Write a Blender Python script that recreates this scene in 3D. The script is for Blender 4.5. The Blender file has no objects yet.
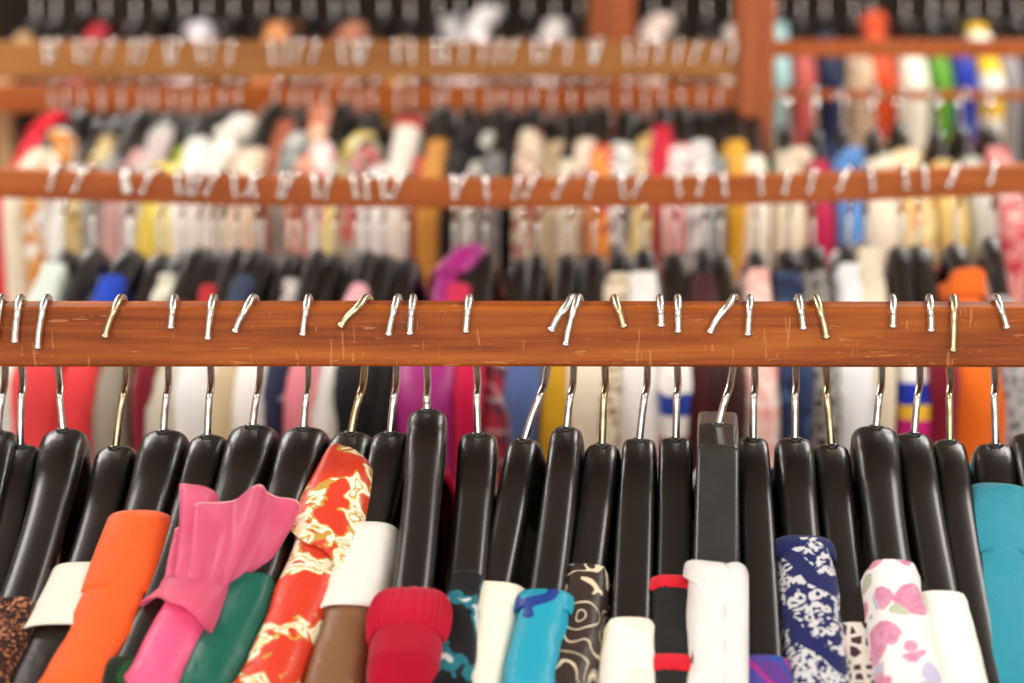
import bpy, bmesh, math, random
from mathutils import Vector, Matrix, noise

scene = bpy.context.scene
COL = scene.collection
random.seed(7)

# ------------------------------------------------------------------ camera
F = 1800.0
CAMZ = 1.62
HORIZON = 10.0
PITCH = math.atan((341.5 - HORIZON) / F)
CP, SP = math.cos(PITCH), math.sin(PITCH)

def P(px, py, Y):
    """world point seen at picture position px,py on the vertical plane at depth Y"""
    r = (px - 512.0) / F
    u = (341.5 - py) / F
    t = Y / (CP + u * SP)
    return Vector((r * t, Y, CAMZ + t * (-SP + u * CP)))

def proj(p):
    y, z = p[1], p[2] - CAMZ
    d = y * CP - z * SP
    u = y * SP + z * CP
    return (512 + F * p[0] / d, 341.5 - F * u / d)

cam = bpy.data.cameras.new('camera')
cam.sensor_width = 36.0
cam.lens = F / 1024.0 * 36.0
cam.clip_start = 0.02
cam_o = bpy.data.objects.new('camera', cam)
cam_o.location = (0, 0, CAMZ)
cam_o.rotation_euler = (math.pi / 2 - PITCH, 0, 0)
COL.objects.link(cam_o)
scene.camera = cam_o
cam.dof.use_dof = True
cam.dof.focus_distance = 1.38
cam.dof.aperture_fstop = 2.9

# ------------------------------------------------------------------ helpers
def lin(c):
    out = []
    for v in c[:3]:
        v = v / 255.0
        out.append(v / 12.92 if v <= 0.04045 else ((v + 0.055) / 1.055) ** 2.4)
    return (out[0], out[1], out[2], 1.0)

def link_mesh(name, verts, faces, mat, parent=None, smooth=True):
    me = bpy.data.meshes.new(name)
    me.from_pydata([tuple(v) for v in verts], [], faces)
    me.update()
    if smooth:
        for p in me.polygons:
            p.use_smooth = True
    me.materials.append(mat)
    o = bpy.data.objects.new(name, me)
    COL.objects.link(o)
    if parent is not None:
        o.parent = parent
    return o

def tag(o, label, cat, group=None, kind=None):
    o['label'] = label
    o['category'] = cat
    if group:
        o['group'] = group
    if kind:
        o['kind'] = kind
    return o

def empty(name, loc, rotz=0.0, parent=None):
    o = bpy.data.objects.new(name, None)
    o.empty_display_size = 0.05
    o.location = loc
    o.rotation_euler = (0, 0, rotz)
    COL.objects.link(o)
    return o

def copy_tree(o, parent=None):
    c = o.copy()
    COL.objects.link(c)
    c.parent = parent
    for ch in list(o.children):
        copy_tree(ch, c)
    return c

def catmull(pts, n=6):
    pts = [Vector(p) for p in pts]
    out = []
    for i in range(len(pts) - 1):
        p0 = pts[i - 1] if i > 0 else pts[0] * 2 - pts[1]
        p1, p2 = pts[i], pts[i + 1]
        p3 = pts[i + 2] if i + 2 < len(pts) else pts[-1] * 2 - pts[-2]
        for k in range(n):
            t = k / n
            out.append(0.5 * ((2 * p1) + (-p0 + p2) * t + (2 * p0 - 5 * p1 + 4 * p2 - p3) * t * t
                              + (-p0 + 3 * p1 - 3 * p2 + p3) * t ** 3))
    out.append(pts[-1])
    return out

def tube_data(pts, radii, seg=10):
    verts, faces = [], []
    n = len(pts)
    t0 = (pts[1] - pts[0]).normalized()
    ref = Vector((1, 0, 0)) if abs(t0.x) < 0.9 else Vector((0, 1, 0))
    nrm = (ref - t0 * ref.dot(t0)).normalized()
    for i, p in enumerate(pts):
        t = (pts[min(i + 1, n - 1)] - pts[max(i - 1, 0)]).normalized()
        nrm = (nrm - t * nrm.dot(t)).normalized()
        b = t.cross(nrm)
        for k in range(seg):
            a = 2 * math.pi * k / seg
            verts.append(p + (nrm * math.cos(a) + b * math.sin(a)) * radii[i])
    for i in range(n - 1):
        for k in range(seg):
            a, b2 = i * seg + k, i * seg + (k + 1) % seg
            faces.append((a, b2, b2 + seg, a + seg))
    faces.append(tuple(range(seg))[::-1])
    faces.append(tuple((n - 1) * seg + k for k in range(seg)))
    return verts, faces

def bevel_box(name, lo, hi, mat, parent=None, bev=0.003, seg=2):
    bm = bmesh.new()
    bmesh.ops.create_cube(bm, size=1.0)
    for v in bm.verts:
        v.co = Vector(((v.co.x + .5) * (hi[0] - lo[0]) + lo[0], (v.co.y + .5) * (hi[1] - lo[1]) + lo[1],
                       (v.co.z + .5) * (hi[2] - lo[2]) + lo[2]))
    if bev > 0:
        bmesh.ops.bevel(bm, geom=bm.edges[:], offset=bev, segments=seg, profile=0.5, affect='EDGES')
    me = bpy.data.meshes.new(name)
    bm.to_mesh(me)
    bm.free()
    me.materials.append(mat)
    o = bpy.data.objects.new(name, me)
    COL.objects.link(o)
    if parent is not None:
        o.parent = parent
    return o

# ------------------------------------------------------------------ materials
MATS = {}

def new_mat(name):
    m = bpy.data.materials.new(name)
    m.use_nodes = True
    nt = m.node_tree
    return m, nt, nt.nodes['Principled BSDF']

def N(nt, typ, **kw):
    n = nt.nodes.new(typ)
    for k, v in kw.items():
        setattr(n, k, v)
    return n

def ramp(nt, stops, fac, interp='LINEAR'):
    r = N(nt, 'ShaderNodeValToRGB')
    cr = r.color_ramp
    cr.interpolation = interp
    while len(cr.elements) < len(stops):
        cr.elements.new(0.5)
    for e, (pos, c) in zip(cr.elements, stops):
        e.position = pos
        e.color = c
    nt.links.new(fac, r.inputs['Fac'])
    return r

def mixc(nt, fac, a, b):
    m = N(nt, 'ShaderNodeMix', data_type='RGBA')
    for sock, v in ((m.inputs[0], fac), (m.inputs[6], a), (m.inputs[7], b)):
        if hasattr(v, 'is_output') or isinstance(v, bpy.types.NodeSocket):
            nt.links.new(v, sock)
        else:
            sock.default_value = v
    return m.outputs[2]

def math_n(nt, op, a, b=None):
    m = N(nt, 'ShaderNodeMath', operation=op)
    for i, v in enumerate((a, b)):
        if v is None:
            continue
        if isinstance(v, bpy.types.NodeSocket):
            nt.links.new(v, m.inputs[i])
        else:
            m.inputs[i].default_value = v
    return m.outputs[0]

def coords(nt, scale=(1, 1, 1), rot=(0, 0, 0), distort=0.0, dscale=8.0, loc=(0, 0, 0)):
    tc = N(nt, 'ShaderNodeTexCoord')
    mp = N(nt, 'ShaderNodeMapping')
    mp.inputs['Scale'].default_value = scale
    mp.inputs['Rotation'].default_value = rot
    mp.inputs['Location'].default_value = loc
    nt.links.new(tc.outputs['Object'], mp.inputs['Vector'])
    out = mp.outputs['Vector']
    if distort:
        nz = N(nt, 'ShaderNodeTexNoise')
        nz.inputs['Scale'].default_value = dscale
        nz.inputs['Detail'].default_value = 1.0
        nt.links.new(out, nz.inputs['Vector'])
        sub = N(nt, 'ShaderNodeVectorMath', operation='SUBTRACT')
        sub.inputs[1].default_value = (0.5, 0.5, 0.5)
        nt.links.new(nz.outputs['Color'], sub.inputs[0])
        sc = N(nt, 'ShaderNodeVectorMath', operation='SCALE')
        sc.inputs['Scale'].default_value = distort
        nt.links.new(sub.outputs[0], sc.inputs[0])
        ad = N(nt, 'ShaderNodeVectorMath', operation='ADD')
        nt.links.new(out, ad.inputs[0])
        nt.links.new(sc.outputs[0], ad.inputs[1])
        out = ad.outputs[0]
    return out

def noise_n(nt, vec, scale, detail=3.0, rough=0.5):
    n = N(nt, 'ShaderNodeTexNoise')
    n.inputs['Scale'].default_value = scale
    n.inputs['Detail'].default_value = detail
    n.inputs['Roughness'].default_value = rough
    nt.links.new(vec, n.inputs['Vector'])
    return n.outputs['Fac']

def voro(nt, vec, scale, feature='F1'):
    n = N(nt, 'ShaderNodeTexVoronoi', feature=feature)
    n.inputs['Scale'].default_value = scale
    nt.links.new(vec, n.inputs['Vector'])
    return n

def sepx(nt, vec):
    s = N(nt, 'ShaderNodeSeparateXYZ')
    nt.links.new(vec, s.inputs[0])
    return s.outputs

def fabric(key, cols, pattern='solid', rough=0.85, scale=1.0, sheen=0.15, weave=0.25, satin=False, seed=0, crease=1.0, bloom=0.0):
    """procedural cloth: cols is a list of sRGB triples"""
    k = ('fab', key, pattern, tuple(map(tuple, cols)), rough, scale, satin, seed)
    if k in MATS:
        return MATS[k]
    m, nt, b = new_mat(key)
    c = [lin(x) for x in cols]
    c0 = c[0]
    c1 = c[1] if len(c) > 1 else tuple(v * 0.6 for v in c0[:3]) + (1,)
    c2 = c[2] if len(c) > 2 else c1
    c3 = c[3] if len(c) > 3 else c2
    off = (seed * 1.37, seed * 0.71, seed * 2.13)
    bumpsrc = None
    if pattern == 'solid':
        v = coords(nt, loc=off)
        f = noise_n(nt, v, 14 * scale, 3)
        dark = tuple(x * 0.86 for x in c0[:3]) + (1,)
        col = ramp(nt, [(0.3, dark), (0.7, c0)], f).outputs[0]
    elif pattern == 'stripe_v':
        v = coords(nt, loc=off)
        s = sepx(nt, v)
        t = math_n(nt, 'FRACT', math_n(nt, 'MULTIPLY', s[1], 28 * scale))
        col = ramp(nt, [(0.0, c0), (0.5, c1), (0.8, c2)], t, 'CONSTANT').outputs[0]
    elif pattern == 'stripe_h':
        v = coords(nt, loc=off, distort=0.01)
        s = sepx(nt, v)
        t = math_n(nt, 'FRACT', math_n(nt, 'MULTIPLY', s[2], 24 * scale))
        col = ramp(nt, [(0.0, c0), (0.5, c1), (0.8, c2)], t, 'CONSTANT').outputs[0]
    elif pattern == 'stripe_d':
        v = coords(nt, loc=off, rot=(0.7, 0.5, 0.0), distort=0.02)
        s = sepx(nt, v)
        t = math_n(nt, 'FRACT', math_n(nt, 'MULTIPLY', s[2], 30 * scale))
        col = ramp(nt, [(0.0, c0), (0.45, c1), (0.75, c2)], t, 'CONSTANT').outputs[0]
    elif pattern == 'blocks':
        v = coords(nt, loc=(0, 0, seed * 0.031), distort=0.015, dscale=20)
        s = sepx(nt, v)
        t = math_n(nt, 'FRACT', math_n(nt, 'MULTIPLY', s[2], 7 * scale))
        col = ramp(nt, [(0.0, c0), (0.3, c1), (0.55, c2), (0.78, c3)], t, 'CONSTANT').outputs[0]
    elif pattern == 'plaid':
        v = coords(nt, loc=off)
        s = sepx(nt, v)
        sy = math_n(nt, 'ADD', s[1], math_n(nt, 'MULTIPLY', s[0], 1.0))
        a = math_n(nt, 'FRACT', math_n(nt, 'MULTIPLY', sy, 30 * scale))
        d = math_n(nt, 'FRACT', math_n(nt, 'MULTIPLY', s[2], 30 * scale))
        ra = ramp(nt, [(0.0, c0), (0.5, c1), (0.85, c2)], a, 'CONSTANT').outputs[0]
        rd = ramp(nt, [(0.0, c0), (0.5, c1), (0.85, c2)], d, 'CONSTANT').outputs[0]
        col = mixc(nt, 0.5, ra, rd)
    elif pattern == 'blotch':
        v = coords(nt, loc=off, distort=0.05, dscale=20)
        f = noise_n(nt, v, 22 * scale, 2)
        col = ramp(nt, [(0.0, c0), (0.46, c1), (0.54, c2), (0.62, c3)], f, 'CONSTANT').outputs[0]
    elif pattern == 'floral':
        v = coords(nt, loc=off, distort=0.012, dscale=60)
        vo = voro(nt, v, 26 * scale)
        pick = sepx(nt, vo.outputs['Color'])
        petal = ramp(nt, [(0.0, c1), (0.4, c2), (0.72, c3)], pick[0], 'CONSTANT').outputs[0]
        big = math_n(nt, 'LESS_THAN', vo.outputs['Distance'], math_n(nt, 'ADD', math_n(nt, 'MULTIPLY', pick[1], 0.38), 0.12 + bloom))
        shade = noise_n(nt, v, 120 * scale, 2)
        petal2 = mixc(nt, math_n(nt, 'MULTIPLY', shade, 0.55), petal, c0)
        col = mixc(nt, big, c0, petal2)
    elif pattern == 'golden':
        # gold and cream blossoms with small five-spot flowers
        v = coords(nt, loc=off, distort=0.03, dscale=35)
        f = noise_n(nt, v, 36 * scale, 2.5, 0.6)
        band = ramp(nt, [(0.0, c0), (0.50, c2), (0.522, c1), (0.56, c3), (0.58, c2), (0.60, c1), (0.68, c0)], f, 'CONSTANT').outputs[0]
        v2 = coords(nt, loc=(3.1, 0.7, 1.9))
        vo = voro(nt, v2, 38 * scale)
        small = math_n(nt, 'LESS_THAN', vo.outputs['Distance'], 0.16)
        col = mixc(nt, small, band, c3)
    elif pattern == 'scroll':
        v = coords(nt, loc=off, distort=0.03, dscale=30)
        f = noise_n(nt, v, 30 * scale, 0.6)
        line = math_n(nt, 'LESS_THAN', math_n(nt, 'FRACT', math_n(nt, 'MULTIPLY', f, 7.5)), 0.13)
        fill = ramp(nt, [(0.0, c0), (0.64, c2), (0.70, c0)], f, 'CONSTANT').outputs[0]
        col = mixc(nt, line, fill, c1)
    elif pattern == 'batik':
        # pale ring clusters in tilted bands on a deep ground
        v = coords(nt, loc=off, distort=0.01, dscale=40)
        s = sepx(nt, v)
        tilt = math_n(nt, 'ADD', math_n(nt, 'MULTIPLY', s[2], 30 * scale), math_n(nt, 'MULTIPLY', s[0], 14 * scale))
        band = math_n(nt, 'GREATER_THAN', math_n(nt, 'FRACT', tilt), 0.26)
        vo = voro(nt, v, 140 * scale)
        ring = math_n(nt, 'MULTIPLY', math_n(nt, 'GREATER_THAN', vo.outputs['Distance'], 0.20),
                      math_n(nt, 'LESS_THAN', vo.outputs['Distance'], 0.58))
        nz = math_n(nt, 'GREATER_THAN', noise_n(nt, v, 230 * scale, 2), 0.42)
        fac = math_n(nt, 'MULTIPLY', math_n(nt, 'MULTIPLY', ring, nz), band)
        col = mixc(nt, fac, c0, c1)
    elif pattern == 'lace':
        v = coords(nt, loc=off, distort=0.01)
        vo = voro(nt, v, 75 * scale, 'DISTANCE_TO_EDGE')
        col = ramp(nt, [(0.0, c0), (0.16, c1)], vo.outputs['Distance'], 'CONSTANT').outputs[0]
        bumpsrc = vo.outputs['Distance']
    elif pattern == 'dots':
        v = coords(nt, loc=off)
        vo = voro(nt, v, 90 * scale)
        col = mixc(nt, math_n(nt, 'LESS_THAN', vo.outputs['Distance'], 0.3), c0, c1)
    elif pattern == 'speckle':
        v = coords(nt, loc=off)
        f = noise_n(nt, v, 380 * scale, 2)
        col = ramp(nt, [(0.0, c0), (0.52, c1), (0.6, c2)], f, 'CONSTANT').outputs[0]
    elif pattern == 'rib':
        v = coords(nt, loc=off)
        f = noise_n(nt, v, 30, 2)
        dark = tuple(x * 0.8 for x in c0[:3]) + (1,)
        col = ramp(nt, [(0.3, dark), (0.7, c0)], f).outputs[0]
    nt.links.new(col, b.inputs['Base Color'])
    b.inputs['Roughness'].default_value = 0.42 if satin else rough
    b.inputs['Sheen Weight'].default_value = 0.0 if satin else sheen
    b.inputs['Specular IOR Level'].default_value = 0.4 if satin else 0.2
    v3 = coords(nt, scale=(1, 1, .55), distort=.05, dscale=14, loc=off)
    cr = noise_n(nt, v3, 34, 3, .55)
    bp0 = N(nt, 'ShaderNodeBump')
    bp0.inputs['Strength'].default_value = .45 if pattern != 'rib' else .15
    bp0.inputs['Distance'].default_value = 0.006 * crease
    nt.links.new(cr, bp0.inputs['Height'])
    w = bumpsrc if bumpsrc is not None else noise_n(nt, coords(nt), 900, 1)
    bp = N(nt, 'ShaderNodeBump')
    bp.inputs['Strength'].default_value = 0.05 if satin else weave
    bp.inputs['Distance'].default_value = 0.0006
    nt.links.new(w, bp.inputs['Height'])
    nt.links.new(bp0.outputs[0], bp.inputs['Normal'])
    nt.links.new(bp.outputs[0], b.inputs['Normal'])
    MATS[k] = m
    return m

def wood(key, dark, mid, light, along='x', rough=0.38, scratches=True, scale=1.0):
    m, nt, b = new_mat(key)
    sc = {'x': (1.2, 26, 26), 'z': (26, 26, 1.2)}[along]
    sc = tuple(v * scale for v in sc)
    v = coords(nt, scale=sc, distort=0.5, dscale=1.2)
    f1 = noise_n(nt, v, 1.6, 5, 0.6)
    v2 = coords(nt, scale=tuple(x * 5 for x in sc))
    f2 = noise_n(nt, v2, 1.3, 3, 0.6)
    f = math_n(nt, 'ADD', math_n(nt, 'MULTIPLY', f1, 0.6), math_n(nt, 'MULTIPLY', f2, 0.4))
    col = ramp(nt, [(0.36, lin(dark)), (0.5, lin(mid)), (0.66, lin(light))], f).outputs[0]
    if scratches:
        for sc_, rt, th, amt in (((330, 20, 34), .6, .69, .30), ((260, 20, 22), -.7, .69, .3), ((40, 20, 420), .1, .67, .35)):
            vs = coords(nt, scale=sc_, rot=(0, rt, 0), distort=0.5, dscale=0.3)
            s1 = noise_n(nt, vs, 1.0, 2, 0.5)
            vm = coords(nt, scale=(14, 9, 22), loc=(rt * 5, 0, th))
            s2 = noise_n(nt, vm, 1.5, 2)
            msk = math_n(nt, 'MULTIPLY', math_n(nt, 'GREATER_THAN', s1, th), math_n(nt, 'GREATER_THAN', s2, 0.5))
            col = mixc(nt, math_n(nt, 'MULTIPLY', msk, amt), col, lin((226, 164, 100)))
    nt.links.new(col, b.inputs['Base Color'])
    b.inputs['Roughness'].default_value = rough
    b.inputs['Specular IOR Level'].default_value = 0.18
    b.inputs['Coat Weight'].default_value = 0.05
    b.inputs['Coat Roughness'].default_value = 0.15
    bp = N(nt, 'ShaderNodeBump')
    bp.inputs['Strength'].default_value = 0.25
    bp.inputs['Distance'].default_value = 0.0008
    nt.links.new(f2, bp.inputs['Height'])
    nt.links.new(bp.outputs[0], b.inputs['Normal'])
    return m

def plastic(key, base, rough, bump=0.1):
    m, nt, b = new_mat(key)
    v = coords(nt)
    f = noise_n(nt, v, 60, 3)
    col = ramp(nt, [(0.3, lin(base)), (0.75, lin(tuple(min(255, x * 1.12 + 1) for x in base)))], f).outputs[0]
    nt.links.new(col, b.inputs['Base Color'])
    b.inputs['Roughness'].default_value = rough
    bp = N(nt, 'ShaderNodeBump')
    bp.inputs['Strength'].default_value = bump
    bp.inputs['Distance'].default_value = 0.001
    f2 = noise_n(nt, v, 220, 2)
    nt.links.new(f2, bp.inputs['Height'])
    nt.links.new(bp.outputs[0], b.inputs['Normal'])
    return m

def metal(key, col, rough):
    m, nt, b = new_mat(key)
    v = coords(nt)
    f = noise_n(nt, v, 120, 2)
    c = lin(col)
    r = ramp(nt, [(0.3, tuple(x * .8 for x in c[:3]) + (1,)), (0.7, c)], f).outputs[0]
    nt.links.new(r, b.inputs['Base Color'])
    b.inputs['Metallic'].default_value = 1.0
    b.inputs['Roughness'].default_value = rough
    return m

def plaster(key, col, rough=0.9, scale=6):
    m, nt, b = new_mat(key)
    v = coords(nt)
    f = noise_n(nt, v, scale, 4)
    c = lin(col)
    r = ramp(nt, [(0.3, tuple(x * .9 for x in c[:3]) + (1,)), (0.7, c)], f).outputs[0]
    nt.links.new(r, b.inputs['Base Color'])
    b.inputs['Roughness'].default_value = rough
    return m

M_RAIL = wood('varnished_rail_wood', (96, 42, 8), (148, 70, 13), (184, 100, 32), rough=.46)
M_RAIL2 = wood('orange_rail_wood', (146, 70, 26), (170, 88, 36), (188, 104, 48), rough=.46, scratches=False)
M_BEAM = wood('golden_beam_wood', (136, 84, 36), (160, 104, 46), (178, 122, 58), scratches=False)
M_POST = wood('red_brown_post_wood', (140, 70, 34), (166, 88, 46), (184, 104, 56), along='z', scratches=False)
M_BLACK = plastic('glossy_black_plastic', (23, 21, 19), 0.30, 0.0)
M_BOXY = plastic('satin_black_plastic', (44, 47, 45), 0.26, 0.06)
M_STEEL = metal('polished_steel_wire', (246, 245, 242), 0.27)
M_STEEL_SHINY = metal('shiny_steel_wire', (244, 243, 240), 0.11)
M_BRASSY = metal('dull_steel_wire', (222, 208, 172), 0.30)

# ------------------------------------------------------------------ hanger geometry
ARM = 0.225

def arm_g(s):
    s = abs(s)
    c = 0.075
    return (math.sqrt(s * s + c * c) - c) / (math.sqrt(1 + c * c) - c)

class Shape:
    """a hanger's size: w0,w1 = width at crest and along the arm, drop = fall of the arm"""
    def __init__(s, w0=0.030, w1=0.029, drop=0.122, h0=0.026, h1=0.019, L=ARM, n=3.2, boxy=False, bow=0.0):
        s.w0, s.w1, s.drop, s.h0, s.h1, s.L, s.n, s.boxy = w0, w1, drop, h0, h1, L, n, boxy
        s.bow = bow
    def bx(s, y):           # plan curve of a contoured hanger
        q = min(1.05, abs(y) / s.L)
        return s.bow * q * q
    def h(s, t):
        t = abs(t)
        return s.h0 + (s.h1 - s.h0) * min(1, t * 1.3)
    def w(s, t):
        t = abs(t)
        k = min(1.0, t * 2.5)
        k = k * k * (3 - 2 * k)
        return s.w0 + (s.w1 - s.w0) * k
    def zc(s, t):           # path height; top of the crest is z = 0
        if s.boxy:
            a = abs(t)
            g = max(0.0, (a - 0.25)) / 0.75
            return -s.h0 / 2 - s.drop * (0.01 * min(1, a / .25) + 0.99 * g)
        return -s.h0 / 2 - s.drop * arm_g(t)
    def ridge(s, t):        # (y, z) of the arm's upper surface; t>0 is towards the viewer
        e = 0.01
        dz = (s.zc(t + e) - s.zc(t - e)) / (2 * e * s.L)
        l = math.hypot(1, dz)
        h = s.h(t) / 2
        # normal of the path (y = -t L): direction (-1, dz) -> normal (dz, 1)
        return (-t * s.L + h * dz / l, s.zc(t) + h / l)

def hanger_body(sh, mat, parent, name='body'):
    verts, faces = [], []
    ns, seg = 56, 24
    tl = [-1 + 2 * i / ns for i in range(ns + 1)]
    if sh.boxy:
        tl = sorted(tl + [q * sg for q in (.238, .244, .256, .262) for sg in (-1, 1)])
        ns = len(tl) - 1
    for i in range(ns + 1):
        t = tl[i]
        e = 0.002
        dz = (sh.zc(t + e) - sh.zc(t - e)) / (2 * e * sh.L)
        l = math.hypot(1, dz)
        ny, nz = dz / l, 1 / l
        endk = 1.0
        a = abs(t)
        if a > 0.94:
            endk = math.sqrt(max(0.02, 1 - ((a - 0.94) / 0.062) ** 2))
        w, h = sh.w(t) / 2 * endk, sh.h(t) / 2 * endk
        cy, cz = -t * sh.L, sh.zc(t)
        for k in range(seg):
            th = 2 * math.pi * k / seg
            c, s_ = math.cos(th), math.sin(th)
            x = w * math.copysign(abs(c) ** (2 / sh.n), c)
            q = h * math.copysign(abs(s_) ** (2 / sh.n), s_)
            verts.append(Vector((x, cy + q * ny, cz + q * nz)))
    for i in range(ns):
        for k in range(seg):
            a, b = i * seg + k, i * seg + (k + 1) % seg
            faces.append((a, b, b + seg, a + seg))
    faces.append(tuple(range(seg))[::-1])
    faces.append(tuple(ns * seg + k for k in range(seg)))
    for v in verts:
        v.x += sh.bx(v.y)
    return link_mesh(name, verts, faces, mat, parent)

def hook_mesh(pts, mat, parent, r=0.0024, n=5, seg=10):
    p = catmull(pts, n)
    rad = [r] * len(p)
    # rounded ball at the free end
    d = (p[-1] - p[-2]).normalized()
    base = p[-1]
    for q, k in ((0.2, 1.15), (0.5, 1.22), (0.9, 1.0), (1.15, 0.5)):
        p.append(base + d * r * q)
        rad.append(r * k)
    v, f = tube_data(p, rad, seg)
    return link_mesh('hook', v, f, mat, parent)

def ferrule(parent, mat, r=0.0024):
    """dark sleeve where the wire enters the crest"""
    v, f = tube_data([Vector((0, 0, -0.003)), Vector((0, 0, 0.0008)), Vector((0, 0, 0.0016))], [r * 1.9, r * 1.9, r * 1.25], 12)
    return link_mesh('hook_socket', v, f, mat, parent)

# ------------------------------------------------------------------ garment geometry
def sup(c, e=0.66):
    return math.copysign(abs(c) ** e, c)

def garment_body(name, sh, mat, parent, s0, b, b_low, length, seed=0, wr=0.003, neck_sag=0.07, flare=0.0, rows=30,
                 part=True, gather=0.0, tip_out=0.006, light=False):
    """shell draped over both arms: a ring round the neck opening, rings down the slopes to the arm tips, then the body"""
    rnd = random.Random(seed)
    off = Vector((rnd.uniform(0, 50), rnd.uniform(0, 50), rnd.uniform(0, 50)))
    ncap = 8 if not light else 5
    nside = 12 if not light else 8
    rings = []
    npk = 12 if not light else 7
    s0 = max(0.05, s0)
    y0, z0 = sh.ridge(s0)
    zt = sh.ridge(1.0)[1]
    for i in range(npk + 1):
        k = i / npk
        s = s0 + (0.97 - s0) * k
        y, z = sh.ridge(s)
        bb = b * (0.97 + 0.03 * min(1, k * 3))
        rings.append((-y + 0.0035, bb, z + 0.0035, neck_sag * (1 - 0.5 * k), k))
    a_tip = rings[-1][0] + tip_out
    z_tip = rings[-1][2]
    nd = rows - npk
    for i in range(1, nd + 1):
        k = i / nd
        kk = k ** 1.25
        z = z_tip - 0.008 - (length + z_tip) * kk
        f = max(0, min(1, kk * 5 - .35))
        f = f * f * (3 - 2 * f)
        bb = b + (b_low - b) * f
        rings.append((a_tip + flare * k - 0.012 * math.sin(min(1, k * 3) * math.pi * .5), bb, z, neck_sag * 0.5 * (1 - min(1, k * 4)), 1))
    # inner lip, so that the neck edge has thickness
    a, bb, z, sg, k = rings[0]
    rings.insert(0, (a - 0.004, bb - 0.0035, z - 0.010, sg, -1))
    rings.insert(1, (a - 0.001, bb - 0.001, z + 0.0006, sg, -0.5))
    verts, faces = [], []
    par = []
    for end in (0, 1):
        for i in range(2 * ncap + 1):
            par.append(('c', end, -1 + i / ncap))
        for i in range(1, nside):
            par.append(('s', end, i / nside))
    for ri, (a, bb, z, sg, k) in enumerate(rings):
        cap = min(bb * 0.75, a * 0.8)
        for typ, end, q in par:
            sgn = -1 if end == 0 else 1
            if typ == 'c':
                ph = q * math.pi / 2
                x = bb * sup(math.sin(ph)) * (-sgn)
                y = sgn * (a - cap + cap * sup(math.cos(ph)))
                dz = -bb * 1.05 * (1 - sup(math.cos(ph)))
            else:
                x = bb * (-sgn)
                yy = (a - cap)
                y = sgn * (yy - 2 * yy * q)
                dz = -bb * 1.05
            ey = 1 - (abs(y) / max(a, 1e-4)) ** 2
            dz -= sg * max(0, ey) * (0.0 if typ == 'c' and abs(q) < 0.5 else 1.0)
            w = 1.0 if k < 1 else 0.75
            dz *= w
            verts.append(Vector((x, y, z + dz)))
    m = len(par)
    for i in range(len(rings) - 1):
        for j in range(m):
            a, c = i * m + j, i * m + (j + 1) % m
            faces.append((a, a + m, c + m, c))
    # wrinkles
    z_ref = z_tip
    for ri in range(len(rings)):
        for j in range(m):
            v = verts[ri * m + j]
            depth = max(0, min(1, (z_ref + 0.02 - v.z) / 0.15))
            p = Vector((v.x * 12, v.y * 38, v.z * (9 - 4 * depth))) + off
            n1 = noise.noise(p)
            p2 = Vector((v.x * 40 + v.y * 25, v.y * 30, v.z * 48)) + off
            n2 = noise.noise(p2)
            amp = wr * (0.35 + 1.2 * depth)
            d = n1 * amp * 1.5 + n2 * wr * 0.8 * (1 - 0.6 * depth)
            if gather and ri < 8:
                d += gather * math.sin(v.x * 900 + v.y * 300 + seed) * (1 - ri / 8)
            sx = 1 if v.x > 0 else -1
            fx = min(1, abs(v.x) / max(b * 0.6, 1e-4))
            v.x += sx * d * fx
            if abs(v.y) > 0.0:
                v.y += (1 if v.y > 0 else -1) * d * (1 - fx * 0.7)
                v.z += n2 * wr * 0.5 * (1 - depth)
            v.x += sh.bx(v.y)
    return link_mesh(name, verts, faces, mat, parent)

def wrap_point(sh, s0, b, u, r, ph, dx=0.0, dn=0.0):
    s = s0 + u / sh.L
    y, z = sh.ridge(s)
    ya, za = sh.ridge(s - 0.01)
    yb, zb = sh.ridge(s + 0.01)
    ty, tz = yb - ya, zb - za
    l = math.hypot(ty, tz)
    ny, nz = tz / l, -ty / l          # upward normal
    if nz < 0:
        ny, nz = -ny, -nz
    cy, cz = y - (b - 0.0035 - dn) * ny, z - (b - 0.0035 - dn) * nz
    c = sup(math.cos(ph))
    py = cy + r * c * ny
    return Vector((r * sup(math.sin(ph)) + dx + sh.bx(py), py, cz + r * c * nz))

def wrap(name, sh, mat, parent, s0, b, fu, fr, phi=(-1.9, 1.9), nphi=36, nt=10, fx=None, fn=None):
    """a band round the arm at s0: fu(t,phi) moves along the arm (metres, + towards the tip), fr(t,phi) is the distance beyond radius b"""
    verts, faces = [], []
    for i in range(nt + 1):
        t = i / nt
        for j in range(nphi + 1):
            ph = phi[0] + (phi[1] - phi[0]) * j / nphi
            verts.append(wrap_point(sh, s0, b, fu(t, ph), b + fr(t, ph), ph, fx(t, ph) if fx else 0.0, fn(t, ph) if fn else 0.0))
    w = nphi + 1
    for i in range(nt):
        for j in range(nphi):
            faces.append((i * w + j, i * w + j + 1, (i + 1) * w + j + 1, (i + 1) * w + j))
    o = link_mesh(name, verts, faces, mat, parent)
    md = o.modifiers.new('thickness', 'SOLIDIFY')
    md.thickness = 0.0014
    md.offset = 1.0
    return o

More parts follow.
